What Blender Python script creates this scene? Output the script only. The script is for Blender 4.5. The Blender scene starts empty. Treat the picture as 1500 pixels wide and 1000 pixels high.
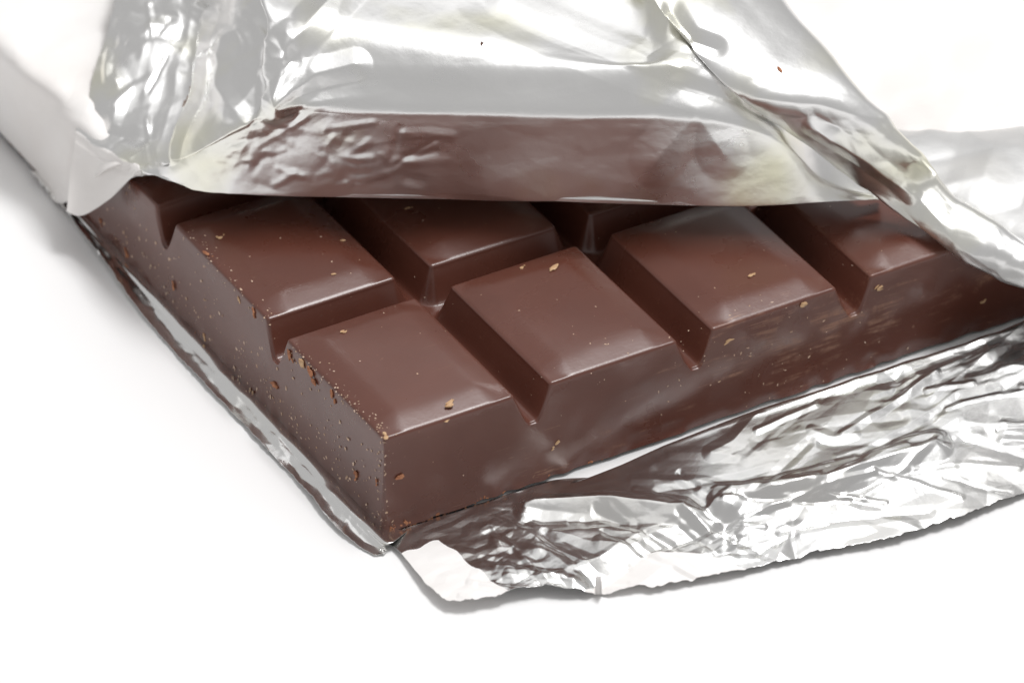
import bpy, math, random
import numpy as np
from mathutils import Vector, Matrix

scene = bpy.context.scene
COL = scene.collection
S = 0.02                      # one square of the bar is 2 cm long; shapes below are in squares

# ------------------------------------------------------------------ camera
CAM_POS = np.array([-13.781769897709554, -25.383314561279573, 21.055051964826465])
CAM_ROT = (0.9686356479282276, 0.004092476210154322, -0.5233818311582056)
F_PX = 9954.674301828083
cam_data = bpy.data.cameras.new("camera")
cam = bpy.data.objects.new("camera", cam_data)
COL.objects.link(cam)
cam.location = CAM_POS * S
cam.rotation_euler = CAM_ROT
cam_data.sensor_width = 36.0
cam_data.lens = F_PX / 1500 * 36
cam_data.clip_start = 0.02
cam_data.clip_end = 50
scene.camera = cam


def rot_xyz(rx, ry, rz):
    cx, sx, cy, sy, cz, sz = math.cos(rx), math.sin(rx), math.cos(ry), math.sin(ry), math.cos(rz), math.sin(rz)
    return (np.array([[cz, -sz, 0], [sz, cz, 0], [0, 0, 1]]) @ np.array([[cy, 0, sy], [0, 1, 0], [-sy, 0, cy]])
            @ np.array([[1, 0, 0], [0, cx, -sx], [0, sx, cx]]))


CAM_M = rot_xyz(*CAM_ROT)


def proj(P):
    c = (np.asarray(P) - CAM_POS) @ CAM_M
    return 750 + F_PX * c[..., 0] / -c[..., 2], 500 - F_PX * c[..., 1] / -c[..., 2]


def ray(px, py):
    return CAM_M @ np.array([(px - 750) / F_PX, (500 - py) / F_PX, -1.0])


def at(px, py, z):            # survey of the photograph: the point at height z seen at this place
    d = ray(px, py)
    return CAM_POS + d * (z - CAM_POS[2]) / d[2]


focus_pt = np.array([1.0, 0.35, 0.55])
cam_data.dof.use_dof = True
cam_data.dof.focus_distance = float(-((focus_pt - CAM_POS) @ CAM_M)[2]) * S
cam_data.dof.aperture_fstop = 38

# ------------------------------------------------------------------ light
world = bpy.data.worlds.new("World")
scene.world = world
world.use_nodes = True
bg = world.node_tree.nodes["Background"]
bg.inputs[0].default_value = (1.0, 0.99, 0.985, 1)
bg.inputs[1].default_value = 0.43


def softbox(name, pos, target, sx, sy, radiance, color=(1, 1, 1)):
    l = bpy.data.lights.new(name, 'AREA')
    l.shape = 'RECTANGLE'
    l.size, l.size_y = sx * S, sy * S
    l.energy = radiance * math.pi * sx * sy * S * S
    l.color = color
    o = bpy.data.objects.new(name, l)
    COL.objects.link(o)
    o.location = Vector(pos) * S
    o.rotation_euler = (Vector(target) - Vector(pos)).to_track_quat('-Z', 'Y').to_euler()
    return o


# view axes on the table: right = (.866,-.5), away = (.5,.866)
# one big softbox: hot centre, dimmer towards its rim
softbox("softbox_core_lamp", (2 + 7.5, 2 - 1.5, 28), (2, 1.5, 0), 9, 6, 22)
softbox("softbox_mid_lamp", (2 + 7.6, 2 - 1.4, 28.6), (2, 1.5, 0), 15, 10, 3.6)
softbox("softbox_rim_lamp", (2 + 5, 2 + 2, 29.2), (2, 1.5, 0), 40, 28, 0.36)
softbox("added_sheen_lamp", (2 + 13, 2 + 17, 23), (2, 1.5, 0), 16, 7, 0.45)  # dim unseen lamp, added for a faint sheen on the bevels
scene.view_settings.view_transform = 'Standard'
scene.view_settings.look = 'None'
scene.view_settings.exposure = 0.22
scene.view_settings.gamma = 1


# ------------------------------------------------------------------ helpers
def make_obj(name, verts, faces, mat, parent=None, smooth=True, origin=(0, 0, 0)):
    me = bpy.data.meshes.new(name)
    v = (np.asarray(verts, float) - np.asarray(origin, float)) * S
    me.from_pydata(v.tolist(), [], faces.tolist() if isinstance(faces, np.ndarray) else faces)
    if smooth:
        me.polygons.foreach_set("use_smooth", [True] * len(me.polygons))
    me.update()
    if mat is not None:
        me.materials.append(mat)
    o = bpy.data.objects.new(name, me)
    COL.objects.link(o)
    if parent is not None:
        o.parent = parent
    return o


def tag(o, label=None, cat=None, group=None, kind=None):
    if label: o["label"] = label
    if cat: o["category"] = cat
    if group: o["group"] = group
    if kind: o["kind"] = kind
    return o


def thing(name, label, cat, loc=(0, 0, 0), group=None):
    o = bpy.data.objects.new(name, None)
    COL.objects.link(o)
    o.empty_display_size = 0.005
    o.location = Vector(loc) * S
    return tag(o, label, cat, group)


# ---- numpy noise
def _hash(ix, iy, seed):
    n = (ix.astype(np.int64) * 374761393 + iy.astype(np.int64) * 668265263 + seed * 144665) & 0x7fffffff
    n = ((n ^ (n >> 13)) * 1274126177) & 0x7fffffff
    n = (n ^ (n >> 16)) & 0x7fffffff
    return n / 0x7fffffff * 2 - 1


def vnoise(x, y, seed):       # smooth value noise
    ix, iy = np.floor(x), np.floor(y)
    fx, fy = x - ix, y - iy
    fx = fx * fx * (3 - 2 * fx); fy = fy * fy * (3 - 2 * fy)
    a = _hash(ix, iy, seed); b = _hash(ix + 1, iy, seed); c = _hash(ix, iy + 1, seed); d = _hash(ix + 1, iy + 1, seed)
    return (a * (1 - fx) + b * fx) * (1 - fy) + (c * (1 - fx) + d * fx) * fy


def facet(x, y, seed):        # flat triangular facets meeting in sharp creases, as in crushed foil
    wx = x + 0.30 * vnoise(x * 0.7, y * 0.7, seed + 7) + 0.04 * vnoise(x * 2.3, y * 2.3, seed + 8)
    wy = y + 0.30 * vnoise(x * 0.7 + 31, y * 0.7, seed + 9) + 0.04 * vnoise(x * 2.3 + 5, y * 2.3, seed + 10)
    s = (wx + wy) * 0.36602540378
    X, Y = wx + s, wy + s
    ix, iy = np.floor(X), np.floor(Y)
    fx, fy = X - ix, Y - iy
    up = fx > fy
    a = _hash(ix, iy, seed)
    b = np.where(up, _hash(ix + 1, iy, seed), _hash(ix, iy + 1, seed))
    c = _hash(ix + 1, iy + 1, seed)
    hi = np.maximum(fx, fy); lo = np.minimum(fx, fy)
    return a * (1 - hi) + b * (hi - lo) + c * lo


def crease(px, py, pts, amp, width, p=1.0):     # raised (or sunk) fold along a polyline
    d = np.full(px.shape, 1e9)
    for (x0, y0), (x1, y1) in zip(pts[:-1], pts[1:]):
        vx, vy = x1 - x0, y1 - y0
        t = np.clip(((px - x0) * vx + (py - y0) * vy) / (vx * vx + vy * vy), 0, 1)
        d = np.minimum(d, np.hypot(px - x0 - t * vx, py - y0 - t * vy))
    return amp * np.clip(1 - d / width, 0, 1) ** p


def fan(px, py, cx, cy, k, amp, r0, r1, seed, a0=None, a1=None):   # pleats that run out from a pinched point
    dx, dy = px - cx, py - cy
    r = np.hypot(dx, dy)
    th = np.arctan2(dy, dx)
    w = th * k / (2 * math.pi)
    n = facet(w * 1.0 + 0 * r, r / (r1 * 0.9), seed)
    m = np.clip(r / r0, 0, 1) * np.clip(1 - r / r1, 0, 1)
    if a0 is not None:
        m = m * np.clip(np.minimum(th - a0, a1 - th) / 0.25, 0, 1)
    return amp * n * m


def bump_at(px, py, cx, cy, rx, ry, amp):
    return amp * np.exp(-((px - cx) / rx) ** 2 - ((py - cy) / ry) ** 2)


def catmull(C, n):            # C: (k, ...) -> (n, ...)
    k = C.shape[0]
    t = np.linspace(0, k - 1 - 1e-9, n)
    i = np.floor(t).astype(int)
    f = (t - i).reshape((-1,) + (1,) * (C.ndim - 1))
    p0 = C[np.maximum(i - 1, 0)]; p1 = C[i]; p2 = C[np.minimum(i + 1, k - 1)]; p3 = C[np.minimum(i + 2, k - 1)]
    m1 = (p2 - p0) * 0.5; m2 = (p3 - p1) * 0.5
    f2, f3 = f * f, f * f * f
    return p1 * (2 * f3 - 3 * f2 + 1) + m1 * (f3 - 2 * f2 + f) + p2 * (-2 * f3 + 3 * f2) + m2 * (f3 - f2)


def soften(a, n):
    for ax in (0, 1):
        for _ in range(n):
            p = np.concatenate([a.take([0], ax), a, a.take([-1], ax)], ax)
            k = a.shape[ax]
            a = (p.take(range(0, k), ax) + 2 * p.take(range(1, k + 1), ax) + p.take(range(2, k + 2), ax)) / 4
    return a


def sheet(name, lattice, nr, nc, mat, parent, disp=None, zdisp=None, thick=0.0025, blur=2, origin=(0, 0, 0), floor=0.012, back=None, rag=0.0, seed=1):
    """a thin sheet through a lattice of points (rows of (across, down, height)), then creased"""
    W = np.array([[at(*p) if len(p) == 3 else np.array(p[:3]) for p in row] for row in lattice])
    P = catmull(W, nr)
    P = np.swapaxes(catmull(np.swapaxes(P, 0, 1), nc), 0, 1)
    if rag:                     # torn, nicked outer rim
        out = P[-1] - P[-10]
        out /= np.linalg.norm(out, axis=1, keepdims=True)
        u = np.linspace(0, 1, nc)
        j = facet(u * 55, u * 0 + 3.3, seed) * .6 + facet(u * 160, u * 0 + 7.1, seed + 1) * .4 + np.minimum(facet(u * 30, u * 0 + 1.7, seed + 2), -.35) * .9 + .3
        for k in range(1, 10):
            P[-k] = P[-k] + out * (j * rag * (1 - (k - 1) / 9))[:, None]
    px, py = proj(P)
    du = np.gradient(P, axis=1); dv = np.gradient(P, axis=0)
    N = np.cross(du, dv)
    N /= np.linalg.norm(N, axis=2, keepdims=True) + 1e-12
    view = CAM_POS - P
    N *= np.sign((N * view).sum(2, keepdims=True).mean()) or 1
    if disp is not None:
        P = P + N * soften(disp(px, py), blur)[..., None]
    if zdisp is not None:
        P[..., 2] += zdisp(px, py)
    P[..., 2] = np.maximum(P[..., 2], floor)
    idx = np.arange(nr * nc).reshape(nr, nc)
    F = np.stack([idx[:-1, :-1], idx[:-1, 1:], idx[1:, 1:], idx[1:, :-1]], -1).reshape(-1, 4)
    o = make_obj(name, P.reshape(-1, 3), F, mat, parent, origin=origin)
    if back is not None:      # where the white paper backing is turned outwards
        o.data.materials.append(PAPER)
        o.data.materials.append(CREASE_BROWN)
        w = back(px, py)[:-1, :-1].reshape(-1)
        o.data.polygons.foreach_set("material_index", w.astype(np.int32))
    m = o.modifiers.new("thickness", 'SOLIDIFY')
    m.thickness = thick * S
    m.offset = 0
    return o, P


# ------------------------------------------------------------------ materials
class Mat:
    def __init__(self, name):
        self.m = bpy.data.materials.new(name)
        self.m.use_nodes = True
        self.nt = self.m.node_tree
        self.b = self.nt.nodes["Principled BSDF"]
        tc = self.nt.nodes.new("ShaderNodeTexCoord")
        self.mp = self.nt.nodes.new("ShaderNodeMapping")
        self.mp.inputs["Scale"].default_value = (1 / S,) * 3
        self.nt.links.new(tc.outputs["Object"], self.mp.inputs[0])
        self.co = self.mp.outputs[0]

    def n(self, kind, **kw):
        nd = self.nt.nodes.new("ShaderNode" + kind)
        for k, v in kw.items():
            if k in nd.inputs: nd.inputs[k].default_value = v
            else: setattr(nd, k, v)
        return nd

    def l(self, a, b): self.nt.links.new(a, b)

    def noise(self, scale, detail=4, rough=0.5, vec=None):
        nd = self.n("TexNoise", Scale=scale, Detail=detail, Roughness=rough)
        self.l(vec or self.co, nd.inputs["Vector"])
        return nd.outputs["Fac"]

    def ramp(self, fac, stops):
        nd = self.n("ValToRGB")
        el = nd.color_ramp.elements
        while len(el) < len(stops): el.new(0.5)
        for e, (p, c) in zip(el, stops):
            e.position = p
            e.color = tuple(c) + (1,) if hasattr(c, "__len__") else (c, c, c, 1)
        self.l(fac, nd.inputs[0])
        return nd.outputs[0]

    def math(self, op, a, b=None):
        nd = self.n("Math", operation=op)
        for i, v in enumerate((a, b)):
            if v is None: continue
            if isinstance(v, (int, float)): nd.inputs[i].default_value = v
            else: self.l(v, nd.inputs[i])
        return nd.outputs[0]

    def mix(self, fac, a, b):
        nd = self.n("Mix", data_type='RGBA')
        for s, v in ((0, fac), (6, a), (7, b)):
            if isinstance(v, (int, float)): nd.inputs[s].default_value = v
            elif isinstance(v, tuple): nd.inputs[s].default_value = v + (1,)
            else: self.l(v, nd.inputs[s])
        return nd.outputs[2]

    def bump(self, h, strength, dist, prev=None):
        nd = self.n("Bump", Strength=strength, Distance=dist * S)
        self.l(h, nd.inputs["Height"])
        if prev is not None: self.l(prev, nd.inputs["Normal"])
        return nd.outputs[0]


LXC, LYC = (5 - 0.2116) / 2, (4 * 1.2828 - 0.2097) / 2      # middle of the bar


def mat_chocolate():
    M = Mat("dark_chocolate"); b = M.b
    base = M.ramp(M.noise(1.6, 5, 0.6), [(0.3, (0.098, 0.0308, 0.0197)), (0.7, (0.119, 0.0388, 0.0247))])
    # pale scuffs: long scratches drawn along the sides of the bar, in patches
    st = M.n("Mapping"); st.inputs["Scale"].default_value = (1.0, 15, 15); st.inputs["Rotation"].default_value = (0, math.radians(16), 0)
    M.l(M.co, st.inputs[0])
    scr = M.ramp(M.noise(2.3, 8, 0.75, st.outputs[0]), [(0.60, 0.0), (0.72, 1.0)])
    patch = M.ramp(M.noise(0.9, 3, 0.5), [(0.48, 0.0), (0.66, 1.0)])
    scuff = M.math('MULTIPLY', scr, patch)
    geo = M.nt.nodes.new("ShaderNodeTexCoord")
    def blob(c, rad):          # wear in a patch round one place on the bar
        vm = M.n("Mapping"); vm.inputs["Location"].default_value = tuple(-a / b for a, b in zip(c, rad))
        vm.inputs["Scale"].default_value = tuple(1 / b for b in rad)
        M.l(M.co, vm.inputs[0])
        g = M.n("TexGradient", gradient_type='SPHERICAL'); M.l(vm.outputs[0], g.inputs[0])
        return g.outputs["Fac"]
    w = M.math('MAXIMUM', M.math('MAXIMUM', blob((2.6 - LXC, -.03 - LYC, .34), (1.5, .3, .62)), blob((3.75 - LXC, -.03 - LYC, .3), (.8, .3, .5))),
               M.math('MULTIPLY', blob((1.5 - LXC, -.03 - LYC, .1), (1.9, .3, .5)), 0.7))
    scr2 = M.ramp(M.math('ADD', M.noise(2.6, 9, 0.8, st.outputs[0]), M.math('MULTIPLY', w, 0.22)), [(0.66, 0.0), (0.72, 1.0)])
    scuff = M.math('MAXIMUM', scuff, M.math('MULTIPLY', M.math('MULTIPLY', scr2, M.ramp(M.noise(4.5, 6, 0.7), [(0.47, 0.0), (0.60, 1.0)])), M.ramp(w, [(0.0, 0.0), (0.3, 1.0)])))
    sp = M.ramp(M.noise(34, 2, 0.5), [(0.70, 0.0), (0.76, 1.0)])
    spp = M.ramp(M.noise(2.2, 3, 0.6), [(0.50, 0.0), (0.66, 1.0)])
    specks = M.math('MULTIPLY', sp, spp)
    dust = M.math('MAXIMUM', M.math('MULTIPLY', scuff, 0.5), M.math('MULTIPLY', specks, 0.4))
    M.l(M.mix(dust, base, (0.36, 0.19, 0.115)), b.inputs["Base Color"])
    r = M.ramp(M.noise(2.2, 4, 0.6), [(0.3, 0.25), (0.7, 0.34)])
    M.l(M.math('ADD', r, M.math('MULTIPLY', dust, 0.35)), b.inputs["Roughness"])
    b.inputs["IOR"].default_value = 1.6
    b.inputs["Subsurface Weight"].default_value = 0.0
    h = M.bump(M.noise(5, 3, 0.5), 0.05, 0.03)
    h = M.bump(M.noise(70, 3, 0.6), 0.10, 0.004, h)
    M.l(h, b.inputs["Normal"])
    return M.m


def mat_foil(name, reflection_tint=0.0, r0=0.15, r1=0.24, v=0.88):
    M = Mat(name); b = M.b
    c = M.ramp(M.noise(1.3, 3, 0.5), [(0.50, (v, v * .997, v * .988)), (0.78, (v * 1.01, v * .99, v * (.97 - 0.25 * reflection_tint)))])  # yellowish reflection painted into the foil colour, in random patches
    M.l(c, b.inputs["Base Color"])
    b.inputs["Metallic"].default_value = 1
    M.l(M.ramp(M.noise(2.0, 4, 0.6), [(0.3, r0), (0.7, r1)]), b.inputs["Roughness"])
    h = M.bump(M.noise(9, 5, 0.55), 0.12, 0.02)
    h = M.bump(M.noise(160, 2, 0.5), 0.015, 0.002, h)
    M.l(h, b.inputs["Normal"])
    return M.m


def mat_paper():
    M = Mat("white_waxed_paper"); b = M.b
    M.l(M.ramp(M.noise(1.1, 4, 0.55), [(0.35, (0.78, 0.745, 0.72)), (0.65, (0.85, 0.83, 0.815))]), b.inputs["Base Color"])
    b.inputs["Roughness"].default_value = 0.43
    M.l(M.bump(M.noise(7, 4, 0.5), 0.12, 0.02), b.inputs["Normal"])
    return M.m


def mat_table():
    M = Mat("white_table_laminate"); b = M.b
    M.l(M.ramp(M.noise(0.4, 3, 0.5), [(0.3, (0.86, 0.852, 0.85)), (0.7, (0.875, 0.87, 0.868))]), b.inputs["Base Color"])
    b.inputs["Roughness"].default_value = 0.43
    M.l(M.bump(M.noise(30, 3, 0.5), 0.05, 0.01), b.inputs["Normal"])
    return M.m


def mat_crumb(name, ca, cb):
    M = Mat(name); b = M.b
    M.l(M.ramp(M.noise(18, 4, 0.7), [(0.35, ca), (0.65, cb)]), b.inputs["Base Color"])
    b.inputs["Roughness"].default_value = 0.8
    M.l(M.bump(M.noise(60, 3, 0.6), 0.5, 0.01), b.inputs["Normal"])
    return M.m


CHOC = mat_chocolate()
FOIL = mat_foil("silver_foil", 0.2)
FOIL_SOFT = mat_foil("silver_foil_soft", 0.1, 0.36, 0.46)
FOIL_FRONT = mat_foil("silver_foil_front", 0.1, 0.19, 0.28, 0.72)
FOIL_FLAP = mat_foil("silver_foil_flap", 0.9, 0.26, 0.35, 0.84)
PAPER = mat_paper()
TABLE = mat_table()
CREASE_BROWN = mat_crumb("crease_brown", (0.30, 0.19, 0.14), (0.55, 0.46, 0.40))  # mottled brown laid along one long crease of the flap
TAN = mat_crumb("tan_crumb", (0.42, 0.24, 0.12), (0.62, 0.42, 0.25))
RUST = mat_crumb("rust_crumb", (0.24, 0.085, 0.04), (0.46, 0.20, 0.10))
DUST = mat_crumb("pale_dust", (0.46, 0.30, 0.19), (0.66, 0.50, 0.40))
DARK = mat_crumb("dark_crumb", (0.05, 0.02, 0.012), (0.12, 0.05, 0.03))

# ------------------------------------------------------------------ table
tv = [(-60, -60, 0), (60, -60, 0), (60, 60, 0), (-60, 60, 0)]
tag(make_obj("table_top", tv, [(0, 1, 2, 3)], TABLE, smooth=False), kind="structure")

# ------------------------------------------------------------------ chocolate bar
PV, GU, GV, H, DR = 1.2828, 0.2116, 0.2097, 0.5937, 0.036
NX, NY = 5, 4
BASE_Z = 0.022                                   # lies on the foil
LX, LY = NX - GU, NY * PV - GV
DEPTH, RISE, BEV = 0.205, 0.042, 0.14


def rrect(x, y, hx, hy, r):   # signed distance inside positive
    qx, qy = np.abs(x) - hx + r, np.abs(y) - hy + r
    return -(np.hypot(np.maximum(qx, 0), np.maximum(qy, 0)) + np.minimum(np.maximum(qx, qy), 0) - r)


def smooth01(t):
    t = np.clip(t, 0, 1)
    return t * t * (3 - 2 * t)


def bar_height(x, y):
    i = np.clip(np.floor((x + GU / 2) / 1.0), 0, NX - 1); j = np.clip(np.floor((y + GV / 2) / PV), 0, NY - 1)
    wx, wy = 1 - GU, PV - GV
    cx, cy = x - i - wx / 2, y - j * PV - wy / 2
    d = rrect(cx, cy, wx / 2, wy / 2, 0.022)
    di = rrect(cx, cy, wx / 2, wy / 2, 0.16)
    # top of a square: rounded rim, shallow bevel, flat pad
    ri = 0.022
    dd = np.clip(d, 0, ri)
    rim = -(ri - np.sqrt(np.maximum(ri * ri - (ri - dd) ** 2, 0))) * 0.8
    t = np.clip((di - 0.012) / BEV, 0, None)
    k = 0.24
    soft = 0.5 * (t + 1 - np.sqrt((t - 1) ** 2 + k * k))       # soft knee from bevel to pad
    soft0 = 0.5 * (0 + 1 - np.sqrt(1 + k * k))
    top = H + rim + RISE * np.clip(soft - soft0, 0, None)
    top += 0.002 * vnoise(x * 1.7, y * 1.7, 3) + 0.0006 * vnoise(x * 6, y * 6, 5)
    # groove
    e = np.clip(-d, 0, None)
    v = np.clip(1 - e / (GU * 0.42), 0, 1)
    c = 0.22
    hv = (np.sqrt(v * v + c * c) - c) / (math.sqrt(1 + c * c) - c)
    groove = H - 0.018 - (DEPTH - 0.018) * (1 - hv)
    z = np.where(d >= 0, top, groove)
    # outer rim rounding
    b = np.minimum(np.minimum(x, LX - x), np.minimum(y, LY - y))
    ro = 0.012
    bb = np.clip(b, 0, ro)
    z = z - (ro - np.sqrt(np.maximum(ro * ro - (ro - bb) ** 2, 0))) * 0.8
    return z


def lines(n, pitch, gap, total):
    out = []
    w = pitch - gap
    loc = [0, .0008, .0025, .005, .008, .012, .016, .022, .03, .045, .06, .08, .1, .12, .14, .155, .17, .185, .2, .22, .25, .29]
    mid = np.linspace(0.33, w - 0.33, 10).tolist()
    g = [.003, .01, .02, .03, .04, .05, .06, .07, .08, .09, .1]
    for i in range(n):
        o = i * pitch
        out += [o + a for a in loc] + [o + a for a in mid] + [o + w - a for a in loc]
        if i < n - 1:
            out += [o + w + a for a in g] + [o + pitch - a for a in g] + [o + w + gap / 2]
    return np.unique(np.round(np.clip(out, 0, total), 6))


gx, gy = lines(NX, 1.0, GU, LX), lines(NY, PV, GV, LY)
GX, GY = np.meshgrid(gx, gy)                      # rows over y
Z = bar_height(GX, GY)
ny, nx = GX.shape
verts = [np.stack([GX, GY, Z], -1).reshape(-1, 3)]
idx = np.arange(nx * ny).reshape(ny, nx)
quads = [np.stack([idx[:-1, :-1], idx[:-1, 1:], idx[1:, 1:], idx[1:, :-1]], -1).reshape(-1, 4)]
mx, my = (gx[:-1] + gx[1:]) / 2, (gy[:-1] + gy[1:]) / 2
ci = np.clip(np.floor(mx + GU / 2), 0, NX - 1).astype(int); cj = np.clip(np.floor((my + GV / 2) / PV), 0, NY - 1).astype(int)
owner = [(cj[:, None] * NX + ci[None, :]).reshape(-1)]
# sides
loop = np.concatenate([idx[0, :], idx[1:, -1], idx[-1, -2::-1], idx[-2:0:-1, 0]])
top0 = verts[0][loop]
Lh = H - DEPTH - 0.012
fr = np.concatenate([np.linspace(0, 1, 9)[1:]])
lower = np.linspace(0, 1, 10)[1:]
rows = [top0]
centre = np.array([LX / 2, LY / 2, 0])
nb = np.zeros((len(loop), 2))                    # outward direction of each rim point
nb[:, 0] = np.where(np.isclose(top0[:, 0], 0), -1, np.where(np.isclose(top0[:, 0], LX), 1, 0))
nb[:, 1] = np.where(np.isclose(top0[:, 1], 0), -1, np.where(np.isclose(top0[:, 1], LY), 1, 0))


def wall(z):                                     # draft, faint waviness, a slightly ragged foot
    t = (H - z) / H
    p = top0.copy()
    s = np.arange(len(loop))
    wob = 0.003 * vnoise(top0[:, 0] * 2 + top0[:, 1] * 2.3, z * 5, 12) + 0.003 * vnoise(top0[:, 0] * 9 + top0[:, 1] * 8, z * 9, 13)
    foot = np.where(z < 0.07, 0.012 * vnoise(top0[:, 0] * 14 + top0[:, 1] * 15, z * 40, 14), 0)
    off = DR * t + wob * smooth01(t * 6) + foot
    p[:, :2] += nb * off[:, None]
    p[:, 2] = z
    return p


for f in fr:
    rows.append(wall(top0[:, 2] + (Lh - top0[:, 2]) * f))
n_up = len(fr)
for f in lower:
    rows.append(wall(np.full(len(loop), Lh + (BASE_Z - Lh) * f)))
base_i = nx * ny
ring = [loop]
for r in rows[1:]:
    ring.append(np.arange(base_i, base_i + len(loop))); base_i += len(loop)
    verts.append(r)
tcx = np.clip(np.floor((top0[:, 0] + GU / 2)), 0, NX - 1).astype(int); tcy = np.clip(np.floor((top0[:, 1] + GV / 2) / PV), 0, NY - 1).astype(int)
mid0 = (top0 + np.roll(top0, -1, 0)) / 2
own_l = np.clip(np.floor((mid0[:, 1] + GV / 2) / PV), 0, NY - 1).astype(int) * NX + np.clip(np.floor(mid0[:, 0] + GU / 2), 0, NX - 1).astype(int)
for k in range(len(ring) - 1):
    a, b = ring[k], ring[k + 1]
    quads.append(np.stack([np.roll(a, -1), a, b, np.roll(b, -1)], -1))
    owner.append(own_l if k < n_up else np.full(len(loop), -1))
V = np.concatenate(verts); Q = np.concatenate(quads); OW = np.concatenate(owner)
bottom = ring[-1]
# normals of the whole bar, so the seams between its parts do not show
fn = np.cross(V[Q[:, 2]] - V[Q[:, 0]], V[Q[:, 3]] - V[Q[:, 1]])
VN = np.zeros_like(V)
for k in range(4):
    np.add.at(VN, Q[:, k], fn / (np.linalg.norm(fn, axis=1, keepdims=True) + 1e-15) ** 0.5)
VN /= np.linalg.norm(VN, axis=1, keepdims=True) + 1e-15

bar = thing("chocolate_bar", "dark brown chocolate bar with grooved squares, half unwrapped and lying on crinkled foil", "chocolate bar", (LX / 2, LY / 2, BASE_Z))
bar_o = np.array([LX / 2, LY / 2, BASE_Z])


def sub_part(name, sel, extra=None):
    q = Q[sel]
    used, inv = np.unique(q, return_inverse=True)
    f = inv.reshape(-1, 4).tolist()
    vv, nn = V[used], VN[used]
    if extra is not None:
        pos = {int(u): i for i, u in enumerate(used)}
        f.append([pos[int(u)] for u in extra])
    o = make_obj(name, vv, f, CHOC, bar, origin=bar_o)
    o.data.normals_split_custom_set_from_vertices(nn.tolist())
    return o


sub_part("slab", OW == -1, bottom)
for c in range(NX * NY):
    sub_part("square", OW == c)


# ------------------------------------------------------------------ foil wrapper
def zf(px, py, up=0.1):       # height just outside the end face / over the top of the bar at this place
    return min(max((186 + 1.1 * px - py) / 235, 0.0), 0.62) + up


wrapper = thing("foil_wrapper", "crinkled silver foil wrapper, torn open and folded back off the chocolate bar", "foil wrapper", (0, 0, 0))

# --- flap folded back over the bar
cols = [
    [(98, 306, .28), (103, 255, .44), (109, 215, .58), (113, 200, .62), (125, 150, .74), (140, 95, .80), (160, 30, .88), (190, -90, 1.05)],
    [(122, 312, .28), (135, 268, .45), (144, 237, .59), (148, 224, .63), (160, 170, .77), (175, 110, .84), (195, 35, .92), (220, -90, 1.1)],
    [(160, 290, .47), (168, 262, .58), (176, 246, .64), (180, 240, .66), (196, 180, .78), (215, 110, .86), (238, 35, .95), (262, -90, 1.14)],
    [(204, 254, 0.74), (212, 249, 0.75), (222, 243, 0.76), (226, 240, 0.77), (248, 180, 0.84), (268, 105, 0.93), (290, 30, 1.02), (312, -90, 1.21)],
    [(250, 264, 0.84), (258, 252, 0.91), (273, 231, 1.01), (280, 222, 1.055), (300, 170, 1.2), (318, 100, 1.3), (340, 30, 1.4), (365, -90, 1.54)],
    [(300, 275, 0.86), (330, 225, 1.095), (352, 192, 1.25), (362, 178, 1.32), (380, 145, 1.4), (397, 95, 1.49), (415, 35, 1.59), (430, -90, 1.73)],
]
for x, yb, yr in ((410, 282, 158), (500, 284, 160), (600, 286, 161), (720, 288, 163), (850, 291, 166), (970, 295, 166)):
    zb = .85; zr = zb + 1.05 * (yb - yr) / 235
    cols.append([(x, yb, zb), (x, (yb + yr) / 2, (zb + zr) / 2), (x, yr + 18, zr - 18 / 235), (x, yr, zr), (x - 4, yr - 28, zr + .085), (x - 10, yr - 68, zr + .20), (x - 20, yr - 114 + (x - 600) * .10, zr + .30 - (x - 600) * .0003), (x - 28, yr - 156 + (x - 600) * .10, zr + .325 - (x - 600) * .0003), (x - 38, -100, zr + .37)])
cols += [
    [(1075, 297, .70), (1068, 235, .97), (1062, 192, 1.16), (1060, 172, 1.24), (1052, 142, 1.33), (1035, 96, 1.45), (1000, 40, 1.55), (950, -90, 1.68)],
    [(1150, 296, .70), (1146, 252, .89), (1140, 215, 1.05), (1138, 198, 1.11), (1126, 166, 1.20), (1100, 122, 1.30), (1052, 55, 1.43), (985, -90, 1.58)],
    [(1218, 294, .70), (1214, 282, .74), (1208, 268, .79), (1205, 258, .82), (1188, 218, .93), (1156, 172, 1.03), (1096, 98, 1.18), (1020, -90, 1.36)],
    [(1292, 292, .70), (1287, 289, .71), (1281, 286, .72), (1276, 282, .73), (1250, 252, .78), (1208, 205, .90), (1135, 125, 1.08), (1055, -90, 1.3)],
]
for c, dz in zip(cols[-4:], (.15, .12, .07, .02)):
    c[:] = [(x, y, z + dz) for x, y, z in c]
for c in cols:
    if len(c) == 8:
        c.insert(7, tuple(a + (b - a) * .35 + d for a, b, d in zip(c[6], c[7], (0, 0, .03))))
hem = []
for c, hl in zip(cols, [.02, .02, .03, .06] + [.10] * 20):
    x, y, z = c[0]
    w = at(x, y, z)
    hem.append(tuple(w + np.array([.5, .866, 0]) * hl + np.array([0, 0, -hl * .3])) + (0,))
hems = [hem] + [[tuple(np.array(h[:3]) * f + at(*c[0]) * (1 - f)) + (0,) for h, c in zip(hem, cols)] for f in (.45, .2, .085, .03)]
lat = hems + [[c[r] for c in cols] for r in range(9)]
lat.append([tuple(at(*c[8]) + np.array([.5, .866, 0]) * .25 + np.array([0, 0, -.05])) + (0,) for c in cols])      # far end, out of view, bent down to keep light from under the flap
lat.append([tuple(at(*c[8])[:2] + np.array([.5, .866]) * .4) + (.70, 0) for c in cols])


def front_i(x, y):
    return y > 165 and x > 290


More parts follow.
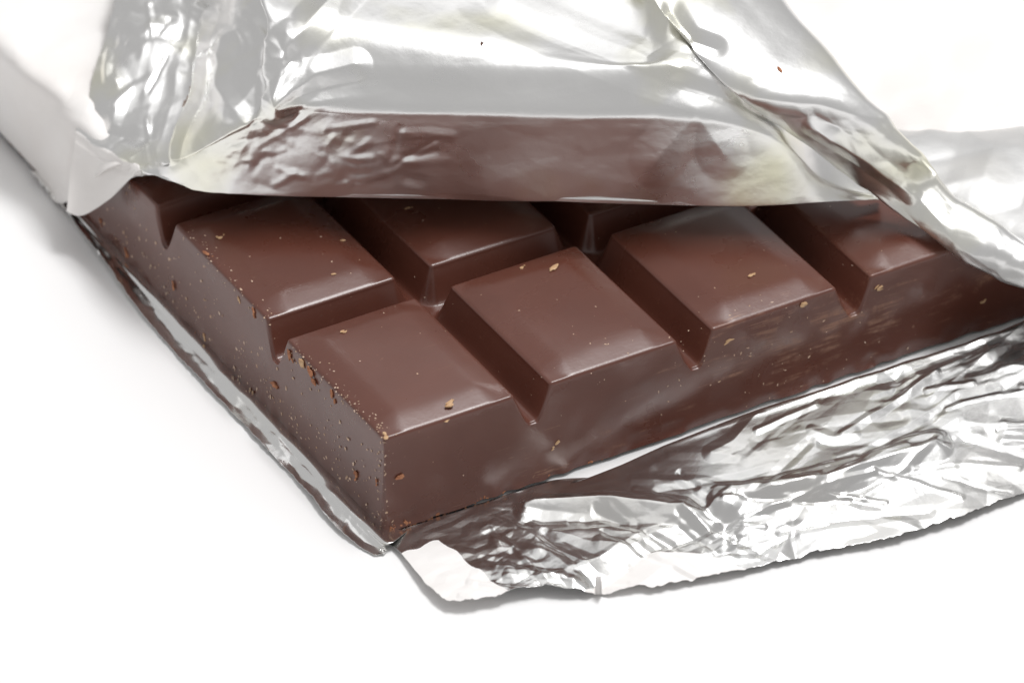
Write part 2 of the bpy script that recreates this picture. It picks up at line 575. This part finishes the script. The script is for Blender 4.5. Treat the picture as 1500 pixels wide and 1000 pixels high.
def flap_disp(px, py):
    m_left = smooth01((470 - px) / 120)                                  # crushed to the left
    front = smooth01((py - 175) / 30) * smooth01((px - 285) / 40)
    m_left = m_left * (1 - .7 * front)
    d = 0.036 * m_left * facet(px / 120 + py / 300, py / 100, 21) + 0.012 * m_left * facet(px / 52, py / 60, 22) + 0.0035 * m_left * facet(px / 20, py / 24, 29)
    d += 0.008 * facet(px / 170, py / 80, 23) + 0.0012 * facet(px / 45, py / 30, 24)
    d += fan(px, py, 405, 158, 11, 0.05, 90, 260, 25, -3.3, 0.1)
    for pts, a_, w_ in (([(405, 155), (420, 70), (470, 20), (520, -30)], .05, 34), ([(405, 155), (460, 110), (520, 95)], .035, 26),
                        ([(410, 66), (425, 90), (400, 120), (368, 165)], -.035, 18), ([(410, 66), (350, 50), (310, 70)], .03, 30),
                        ([(175, 30), (215, 45), (250, 40)], .03, 18), ([(250, 30), (230, 60), (262, 55)], -.025, 14),
                        ([(160, 75), (157, 118), (170, 120)], .02, 9), ([(140, 175), (150, 195), (235, 205)], -.03, 18),
                        ([(235, 205), (195, 240)], .03, 18), ([(165, 100), (240, 60)], .025, 30), ([(330, 60), (318, 130), (345, 165)], .03, 22)):
        d += crease(px, py, pts, a_, w_)
    R = random.Random(31)
    for _ in range(90):
        x, y = (R.uniform(300, 600), R.uniform(170, 275)) if R.random() < .6 else (R.uniform(160, 430), R.uniform(0, 220))
        a_ = math.radians(R.gauss(-12, 25)) if y > 165 and x > 300 else R.uniform(0, 3.1)
        ln = R.uniform(18, 80)
        d += crease(px, py, [(x, y), (x + ln * .5 * math.cos(a_), y + ln * .5 * math.sin(a_) + R.gauss(0, 3)), (x + ln * math.cos(a_), y + ln * math.sin(a_))], R.choice((-1, 1)) * (R.uniform(.0015, .004) if front_i(x, y) else R.uniform(.004, .012)), R.uniform(5, 11))
    d += front * 0.006 * smooth01((620 - px) / 200) * facet(px / 90, py / 34 + px / 300, 26)
    d += front * 0.006 * facet(px / 150, py / 55 + px / 260, 27)
    d += crease(px, py, [(296, 15), (280, 70), (262, 140), (243, 232)], -0.06, 13)
    d += crease(px, py, [(310, 20), (296, 70), (278, 140), (252, 232)], 0.04, 12)
    d += crease(px, py, [(115, 195), (160, 225), (206, 250)], 0.03, 26)
    d += crease(px, py, [(420, 50), (412, 100), (405, 148)], 0.03, 26)
    d += crease(px, py, [(700, 0), (830, 60), (950, 110), (1130, 165)], -0.015, 34)
    d += crease(px, py, [(735, 0), (860, 52), (990, 100), (1160, 165)], 0.014, 26)
    d += crease(px, py, [(960, 235), (1020, 165), (1060, 225)], 0.014, 40)
    d += 0.012 * smooth01((px - 880) / 100) * smooth01((150 - py) / 60) * facet(px / 40 + py / 60, py / 36 - px / 70, 28)
    return d


def tip(px, py):
    return py > 195 + (px - 113) * (55 / 92.) + 2.5 * np.sin(px / 7)


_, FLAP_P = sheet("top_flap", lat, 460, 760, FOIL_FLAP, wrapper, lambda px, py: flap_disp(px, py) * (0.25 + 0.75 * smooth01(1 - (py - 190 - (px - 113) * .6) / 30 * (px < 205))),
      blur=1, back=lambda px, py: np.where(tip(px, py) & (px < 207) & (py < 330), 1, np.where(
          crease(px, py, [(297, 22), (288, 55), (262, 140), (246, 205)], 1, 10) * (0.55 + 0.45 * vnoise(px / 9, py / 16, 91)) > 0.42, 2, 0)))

# --- the side of the wrapper lying over the flap and down across the bar on the right
side = []
K = [((905, -90, 1.9), (1085, -90, 1.74)), ((958, 0, 1.81), (1140, 0, 1.67)), ((1010, 65, 1.69), (1196, 60, 1.58)), ((1080, 140, 1.5), (1250, 128, 1.472)), ((1150, 190, 1.25), (1298, 182, 1.29)), ((1228, 245, 0.97), (1345, 232, 1.09)), ((1296, 298, 0.78), (1368, 262, 0.888)), ((1345, 335, 0.71), (1402, 296, 0.79)), ((1390, 361, 0.64), (1455, 328, 0.74)), ((1440, 388, 0.58), (1508, 360, 0.69)), ((1500, 418, 0.5), (1570, 395, 0.64)), ((1610, 470, 0.4), (1690, 450, 0.55))]
for L, R in K:
    L, R = np.array(L), np.array(R)
    row = [tuple(L + np.array([8, 4, -.05])), tuple(L)]
    for f in (.33, .66):
        q = L + (R - L) * f
        q[2] += .03
        row.append(tuple(q))
    row += [tuple(R), tuple(R + np.array([14, 10, -.12]))]
    side.append(row)


def side_disp(px, py):
    low = smooth01((py - 120) / 80)
    d = 0.014 * facet(px / 85, py / 85, 41) + 0.006 * low * facet(px / 36 + py / 50, py / 30 - px / 50, 42)
    d += 0.03 * low * facet((px - py) / 50, (px + py) / 190, 43)
    d += crease(px, py, [(1110, 142), (1200, 152), (1290, 176)], 0.02, 24)
    d += crease(px, py, [(1190, 185), (1262, 222), (1335, 285)], 0.025, 16)
    d += crease(px, py, [(985, 10), (1010, 55), (1050, 70)], -0.04, 18)
    return d


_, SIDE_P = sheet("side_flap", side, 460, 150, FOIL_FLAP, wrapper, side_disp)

# --- foil still closed over the right end of the bar
cov = [[(1290, 165, .60), (1420, 155, .60), (1540, 140, .60), (1760, 105, .60)],
       [(1330, 215, .70), (1440, 220, .72), (1560, 210, .73), (1780, 190, .70)],
       [(1365, 268, .70), (1460, 300, .73), (1590, 330, .73), (1800, 330, .70)],
       [(1400, 310, .66), (1500, 362, .66), (1620, 410, .64), (1830, 430, .60)],
       [(1430, 340, .60), (1540, 400, .58), (1680, 460, .48), (1850, 500, .40)]]
sheet("end_cover", cov, 160, 220, FOIL_SOFT, wrapper,
      lambda px, py: 0.018 * facet(px / 85, py / 55, 51) + 0.006 * facet(px / 36, py / 26, 52))

# --- sheet under the bar spreading out to the front
fl_in = [(530, 770), (600, 742), (700, 712), (800, 676), (900, 640), (1000, 602), (1100, 566), (1200, 530), (1300, 496), (1420, 455), (1560, 405), (1720, 350)]
fl_e = [(560, 789), (620, 771), (700, 750), (800, 718), (905, 680), (1000, 642), (1100, 602), (1200, 571), (1300, 541), (1420, 499), (1560, 452), (1720, 400)]
zi = [.0, .004, .008, .012, .04, .10, .16, .18, .18, .18, .18, .18]   # the foil leans on the foot of the bar
fl_o = [(585, 806), (645, 872), (705, 874), (785, 857), (870, 860), (985, 848), (1090, 830), (1200, 806), (1310, 786), (1420, 752), (1530, 705), (1720, 620)]
zo = [.015, .05, .06, .06, .055, .05, .04, .03, .03, .03, .03, .03]
rows_f = [[(x + 4, y + 12, .016) if x > 850 else (x + 6, y - 14, .012) for x, y in fl_e], [(x + 1, y + 1, .018 + b) for (x, y), b in zip(fl_e, zi)]]
for f, kz, ki in ((.08, .1, .97), (.28, .25, .93), (.55, .5, .70), (.8, .8, .30), (1.0, 1, .0)):
    rows_f.append([(e[0] + (o[0] - e[0]) * f, e[1] + (o[1] - e[1]) * f, .018 + z * kz + w * ki) for e, o, z, w in zip(fl_e, fl_o, zo, zi)])


def edge_y(px):
    return 787 + (px - 560) * -0.345


def flange_disp(px, py):
    edge = 787 + (px - 560) * -0.345                                     # foot of the bar
    near = smooth01((py - edge - 1) / (12 + 30 * smooth01((860 - px) / 130)))
    far = smooth01((px - 1000) / 250)
    al, ac = px * .945 - py * .326, px * .326 + py * .945
    d = 0.015 * facet(al / 250, ac / 70, 61) + 0.008 * facet(al / 150, ac / 34, 62) + 0.003 * smooth01((900 - px) / 120) * facet(al / 60, ac / 14, 63)
    d += 0.010 * far * facet(px / 50, py / 40, 64)
    d += fan(px, py, 700, 742, 46, 0.03, 160, 460, 65, -0.2, 1.2)
    d += fan(px, py, 1160, 770, 9, 0.03, 60, 190, 66)
    d += crease(px, py, [(770, 742), (880, 738), (1000, 748), (1060, 790)], 0.05, 20)
    d += crease(px, py, [(1060, 735), (1200, 710), (1290, 680), (1370, 655)], 0.05, 26)
    d += crease(px, py, [(870, 858), (960, 800), (1060, 770)], -0.05, 30)
    R = random.Random(77)
    for _ in range(120):
        x, y = R.uniform(640, 1500), 0
        y = R.uniform(edge_y(x) + 20, edge_y(x) + 200)
        a = math.radians(R.gauss(16 if x < 1020 else -14, 16))
        ln = R.uniform(60, 220)
        mx_, my_ = x + ln * .5 * math.cos(a), y + ln * .5 * math.sin(a) + R.gauss(0, 6)
        d += crease(px, py, [(x, y), (mx_, my_), (x + ln * math.cos(a), y + ln * math.sin(a) + R.gauss(0, 8))], R.choice((-1, 1, 1)) * R.uniform(.003, .011), R.uniform(5, 15))
    return (d * near + .005 * facet(al / 26, ac / 10, 67) * smooth01((py - edge) / 5) * smooth01((860 - px) / 120)) * smooth01((px - 580) / 70)


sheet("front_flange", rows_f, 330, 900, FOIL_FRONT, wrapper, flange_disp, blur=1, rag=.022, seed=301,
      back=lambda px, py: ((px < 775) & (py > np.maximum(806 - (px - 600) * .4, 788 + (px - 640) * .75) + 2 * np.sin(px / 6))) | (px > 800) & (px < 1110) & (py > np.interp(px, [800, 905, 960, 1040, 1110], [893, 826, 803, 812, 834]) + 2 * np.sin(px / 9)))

# --- narrow lip along the left end of the bar
lp_e = [(575, 792), (556, 786), (505, 728), (453, 672), (395, 612), (318, 533), (250, 458), (180, 382), (117, 315), (60, 252)]
lp_o = [(560, 806), (546, 810), (492, 772), (438, 706), (376, 640), (296, 556), (226, 478), (158, 392), (104, 318), (44, 252)]
lz = [.012, .02, .04, .05, .05, .055, .06, .07, .08, .07]
rows_l = [[(e[0] + 26, e[1] - 18, .013) for e in lp_e], [(e[0] + 3, e[1], .055) for e in lp_e]]
for f, k in ((.35, .4), (.7, .9), (1.0, 1.0)):
    rows_l.append([(e[0] + (o[0] - e[0]) * f, e[1] + (o[1] - e[1]) * f, max(.055 + (z * .6 - .055) * k, .016)) for e, o, z in zip(lp_e, lp_o, lz)])


def lip_disp(px, py):
    edge = (px - 117) - (py - 315) / 1.075
    near = smooth01((-edge + 2) / 14)
    d = 0.024 * facet(px / 90, py / 84, 71) + 0.006 * facet((px + py) / 60, (px - py) / 30, 72) + 0.002 * facet(px / 14, py / 14, 73)
    return d * near


sheet("end_lip", rows_l, 90, 600, FOIL, wrapper, lip_disp, rag=.010, seed=311)

# ------------------------------------------------------------------ white paper sleeve behind
pap = [
    [(-160, 2, .07), (0, 192, .06), (50, 246, .06), (97, 296, .07), (190, 238, .70), (500, 235, .68), (900, 235, .68), (1290, 225, .62), (1450, 225, .62), (1760, 190, .62)],
    [(-160, -25, .30), (0, 150, .30), (60, 173, .48), (112, 193, .64), (200, 205, .70), (500, 200, .68), (900, 200, .68), (1280, 180, .68), (1450, 180, .68), (1760, 140, .68)],
    [(-160, -90, .66), (0, 80, .70), (70, 120, .74), (130, 130, .73), (220, 130, .69), (500, 130, .69), (900, 130, .69), (1260, 120, .73), (1450, 110, .74), (1760, 80, .73)],
    [(-160, -150, .76), (0, 10, .76), (70, 40, .72), (130, 50, .71), (220, 50, .70), (500, 50, .70), (900, 50, .70), (1200, 40, .76), (1450, 30, .77), (1760, 0, .76)],
    [(-160, -200, .76), (0, -110, .76), (70, -60, .74), (130, -50, .73), (220, -50, .73), (500, -50, .73), (900, -50, .73), (1200, -50, .77), (1450, -60, .78), (1760, -80, .77)],
    [(-180, -260, .76), (0, -190, .76), (70, -180, .74), (130, -180, .73), (220, -180, .73), (500, -180, .73), (900, -180, .73), (1200, -190, .77), (1450, -190, .78), (1760, -170, .77)],
    [(-200, -300, .76), (0, -330, .76), (70, -340, .74), (130, -350, .74), (220, -360, .74), (500, -380, .74), (900, -400, .74), (1200, -410, .78), (1450, -380, .78), (1760, -250, .76)],
    [(-200, -470, .70), (0, -500, .70), (70, -510, .70), (130, -520, .70), (220, -530, .70), (500, -560, .70), (900, -590, .70), (1200, -600, .70), (1450, -560, .70), (1800, -420, .70)]]
sleeve = thing("paper_sleeve", "white paper sleeve lying behind the foil, blurred, over the far end of the bar", "paper wrapper", (0, 0, 0))
sheet("paper_sheet", pap, 260, 420, PAPER, sleeve,
      lambda px, py: 0.02 * facet(px / 120, py / 60, 81) + 0.012 * facet(px / 50, py / 40, 82), thick=0.012)

# ------------------------------------------------------------------ crumbs
rng = random.Random(5)


def hit_bar(px, py):          # first point of the bar's skin seen at this place
    d = ray(px, py)
    t0 = (H + .12 - CAM_POS[2]) / d[2]; t1 = (BASE_Z - CAM_POS[2]) / d[2]
    t = np.linspace(t0, t1, 700)
    p = CAM_POS + t[:, None] * d
    inside = (p[:, 0] > -DR) & (p[:, 0] < LX) & (p[:, 1] > -DR) & (p[:, 1] < LY)
    h = bar_height(np.clip(p[:, 0], 0, LX), np.clip(p[:, 1], 0, LY))
    dr = DR * (H - p[:, 2]) / H
    ok = inside & (p[:, 2] < h) & (p[:, 0] > -dr) & (p[:, 1] > -dr)
    k = int(np.argmax(ok))
    if not ok[k]: return None, None
    q = p[k]
    if q[1] < 0.004 and q[2] < H - .02: n = (0, -1, .06)
    elif q[0] < 0.004 and q[2] < H - .02: n = (-1, 0, .06)
    else: n = (0, 0, 1)
    return q, np.array(n) / np.linalg.norm(n)


def flake_mesh(r, n, elong, curl, seed):      # one to four splintered shards, flat and irregular
    R = random.Random(seed)
    v, f = [], []
    for k in range(R.choice((2, 3, 3, 4))):
        q = r * R.uniform(.35, .85) if k else r * .85
        ox, oy = (R.gauss(0, .7) * r * elong, R.gauss(0, .45) * r) if k else (0, 0)
        a0, m = R.uniform(-.5, .5), 8
        b = len(v)
        outline = [(R.uniform(.55, 1.15), 2 * math.pi * (i + R.uniform(-.25, .25)) / m) for i in range(m)]
        for lev, sc in ((-.12, .9), (.16, 1.0), (.36, .62)):
            for rad, th in outline:
                x, y = q * elong * rad * math.cos(th) * sc, q * .75 * rad * math.sin(th) * sc
                v.append((ox + x * math.cos(a0) - y * math.sin(a0), oy + x * math.sin(a0) + y * math.cos(a0),
                          q * (lev + R.uniform(-.07, .07)) + curl * (x * x) / (q * elong * elong) * .6))
        for lev in range(2):
            for i in range(m):
                j = (i + 1) % m
                f.append((b + lev * m + i, b + lev * m + j, b + lev * m + m + j, b + lev * m + m + i))
        f.append([b + 2 * m + i for i in range(m)])
        f.append([b + i for i in range(m)][::-1])
    return v, f


def put(v, pos, n, ang):
    n = Vector(n)
    q = n.to_track_quat('Z', 'Y').to_matrix() @ Matrix.Rotation(ang, 3, 'Z')
    return [tuple(q @ Vector(p) + Vector(pos)) for p in v]


PXU = 285.0
crumbs = [
    (660, 590, 9, 1.5, 25, TAN, "curled tan flake on the front corner square near its right groove"),
    (808, 395, 9, 1.8, 20, TAN, "pale oblong tan flake at the back of the second front square"),
    (764, 393, 5, 1.1, 0, TAN, "small round tan crumb left of the pale oblong flake"),
    (1100, 404, 6, 1.7, 0, TAN, "flat tan flake in the middle of the third front square"),
    (1175, 446, 8, 1.3, 10, TAN, "ragged tan crumb smeared on the front rim left of the third groove"),
    (1288, 421, 7, 2.4, 15, TAN, "long tan smear on the front rim right of the third groove"),
    (425, 519, 9, 1.5, -50, RUST, "reddish chip on the left rim beside the first end groove"),
    (443, 530, 9, 1.2, -40, TAN, "lumpy tan crumb between the reddish chips on the left rim"),
    (456, 545, 11, 1.5, -40, RUST, "largest reddish chip on the left rim of the corner square"),
    (487, 576, 8, 1.7, -50, RUST, "narrow reddish chip lowest on the left rim"),
    (402, 562, 9, 1.3, 0, RUST, "reddish crumb on the bar's end face below the first end groove"),
    (416, 633, 10, 1.7, -45, RUST, "reddish chip at the foot of the bar's end face"),
    (523, 695, 7, 1.5, 70, RUST, "small rust chip on the end face near the corner edge"),
    (552, 704, 5, 1.4, 80, RUST, "rust chip hugging the vertical corner edge of the bar"),
    (587, 697, 7, 1.1, 20, RUST, "rust crumb stuck on the front face just right of the corner"),
    (322, 349, 6, 1.2, 20, TAN, "tan crumb on the second end square near its left rim"),
    (302, 372, 8, 1.7, -50, RUST, "rust chip on the left rim of the second end square"),
    (350, 438, 5, 1.5, -40, TAN, "tan chip low on the left rim of the second end square"),
    (502, 353, 5, 1.1, 0, TAN, "tan crumb near the right rim of the second end square, uppermost"),
    (488, 402, 4, 1.2, 0, TAN, "tan crumb on the second end square just above the groove side"),
    (186, 371, 7, 1.6, -60, RUST, "orange chip low on the end face near the white foil corner"),
    (148, 323, 6, 1.4, -60, RUST, "orange chip on the end face closest to the white foil corner"),
    (1442, 440, 5, 1.4, 30, TAN, "tan crumb on the front face under the foil at the right"),
    (566, 641, 7, 1.3, 60, TAN, "crushed tan crumb on the very corner of the bar"),
    (372, 455, 7, 1.7, -50, RUST, "rust chip on the left rim just above the first end groove"),
    (255, 420, 6, 1.6, -60, RUST, "rust chip high on the end face behind the second end square"),
    (300, 492, 6, 1.4, -60, TAN, "tan chip low on the end face of the second end square"),
    (505, 487, 5, 1.2, 0, TAN, "small pale crumb on the corner square near its back edge"),
    (816, 648, 6, 1.3, 40, TAN, "tan crumb on the front face under the first groove"),
    (1068, 498, 6, 2.6, 25, TAN, "long thin tan shaving on the front face below the third front square"),
    (655, 616, 4, 2.2, 30, TAN, "sliver of a crumb just below the curled tan flake"),
    (598, 305, 4, 1.1, 0, TAN, "pale speck of a crumb on the shaded square under the flap"),
]
for k, (px, py, r, el, ang, mat, lab) in enumerate(crumbs):
    q, n = hit_bar(px, py)
    if q is None:
        print("crumb misses bar", px, py); continue
    rr = r / PXU
    v, f = flake_mesh(rr / math.sqrt(el), 0, el, 0.25, 100 + k)
    v = put(v, np.array([0, 0, 0]), n, math.radians(ang))
    o = make_obj("chocolate_crumb", v, f, mat, smooth=False)
    o.location = Vector(q + n * rr * 0.12) * S
    tag(o, lab, "crumb", "crumbs and chips resting on the chocolate bar")


def loose(px, py, z, r, el, ang, mat, lab):
    v, f = flake_mesh(r / PXU, 0, el, 0.3, int(px))
    q = at(px, py, z)
    o = make_obj("chocolate_crumb", put(v, (0, 0, 0), (0, -.2, 1), math.radians(ang)), f, mat, smooth=False)
    o.location = Vector(q) * S
    tag(o, lab, "crumb", "crumbs lying on the foil")


# dust: hundreds of specks, one object per bar
dv, df = [], []


def speck(px, py, r, el=1.2):
    q, n = hit_bar(px, py)
    if q is None: return
    R = r / PXU
    a = rng.random() * 6.28
    b = len(dv)
    loc = []
    for i in range(5):
        t = 2 * math.pi * i / 5
        k = .45 + .9 * rng.random()
        loc.append((R * el * math.cos(t) * k, R * math.sin(t) * k, 0))
    loc += [(0, 0, R * .38), (0, 0, -R * .3)]
    dv.extend(put(loc, q + n * R * .1, n, a))
    for i in range(5):
        j = (i + 1) % 5
        df.append((b + i, b + j, b + 5)); df.append((b + j, b + i, b + 6))


for _ in range(300):          # end face and its foot
    t = rng.random()
    x, y = 545 - t * 400, 760 - t * 430
    speck(x + rng.gauss(0, 10), y - abs(rng.gauss(0, 45)), rng.choice((.8, 1, 1.3, 1.8, 2.6)), 1.5)
for _ in range(110):          # left rim of the corner square
    t = rng.random()
    speck(425 + t * 140 + rng.gauss(4, 7), 515 + t * 125 + rng.gauss(-3, 7), rng.choice((.7, .9, 1.2, 1.8)), 1.3)
for _ in range(60):           # left rim further back
    t = rng.random()
    speck(260 + t * 130 + rng.gauss(6, 8), 335 + t * 130 + rng.gauss(-3, 8), rng.choice((.8, 1.1, 1.7)), 1.4)
for _ in range(150):          # all over the tops
    speck(rng.uniform(280, 1380), rng.uniform(300, 700), rng.choice((.6, .7, .9, 1.2, 1.6)), 1.2)
for _ in range(80):          # vertical corner edge
    t = rng.random()
    speck(562 + rng.gauss(-4, 8), 640 + t * 140, rng.choice((.5, .7, .9, 1.8)), 1.5)
for _ in range(120):          # front face, mostly by the right-hand grooves
    speck(rng.gauss(1120, 130), rng.gauss(530, 50), rng.choice((.6, .8, 1.0, 1.5)), 2.0)
tag(make_obj("crumb_dust", dv, df, DUST, smooth=False), "fine tan dust of crumbs scattered over the chocolate bar", "crumb dust", kind="stuff")
dv, df = [], []
for _ in range(260):          # ragged foot
    t = rng.random() ** 1.6
    speck(558 + t * 340, 782 - t * 112 + rng.gauss(-1, 2.0), rng.choice((1.2, 1.8, 2.6)), 1.6)
for _ in range(160):
    t = rng.random()
    speck(556 - t * 300, 780 - t * 318 + rng.gauss(-2, 3), rng.choice((.9, 1.3, 2.0)), 1.6)
tag(make_obj("crumb_rubble", dv, df, RUST, smooth=False), "reddish rubble of tiny crumbs along the foot of the chocolate bar", "crumb dust", kind="stuff")
loose(1491, 605, .12, 7, 2.4, 60, RUST, "orange flake on the crinkled foil at the right edge")


def on_sheet(P, px, py, r, el, ang, mat, lab):
    qx, qy = proj(P)
    k = np.unravel_index(int(np.argmin(np.hypot(qx - px, qy - py))), qx.shape)
    n = np.cross(P[k[0], k[1] + 1] - P[k], P[k[0] - 1, k[1]] - P[k])
    n *= np.sign(n @ (CAM_POS - P[k])) / np.linalg.norm(n)
    v, f = flake_mesh(r / PXU, 0, el, 0.2, int(px))
    o = make_obj("chocolate_crumb", put(v, (0, 0, 0), n, math.radians(ang)), f, mat, smooth=False)
    o.location = Vector(P[k] + n * .004) * S
    tag(o, lab, "crumb", "crumbs lying on the foil")


on_sheet(SIDE_P, 1142, 102, 4.5, 1.8, 70, RUST, "tiny reddish flake on the foil overlap at the upper right")
on_sheet(FLAP_P, 706, 65, 3.0, 1.8, 60, DARK, "tiny dark fleck on the bright top of the folded foil")
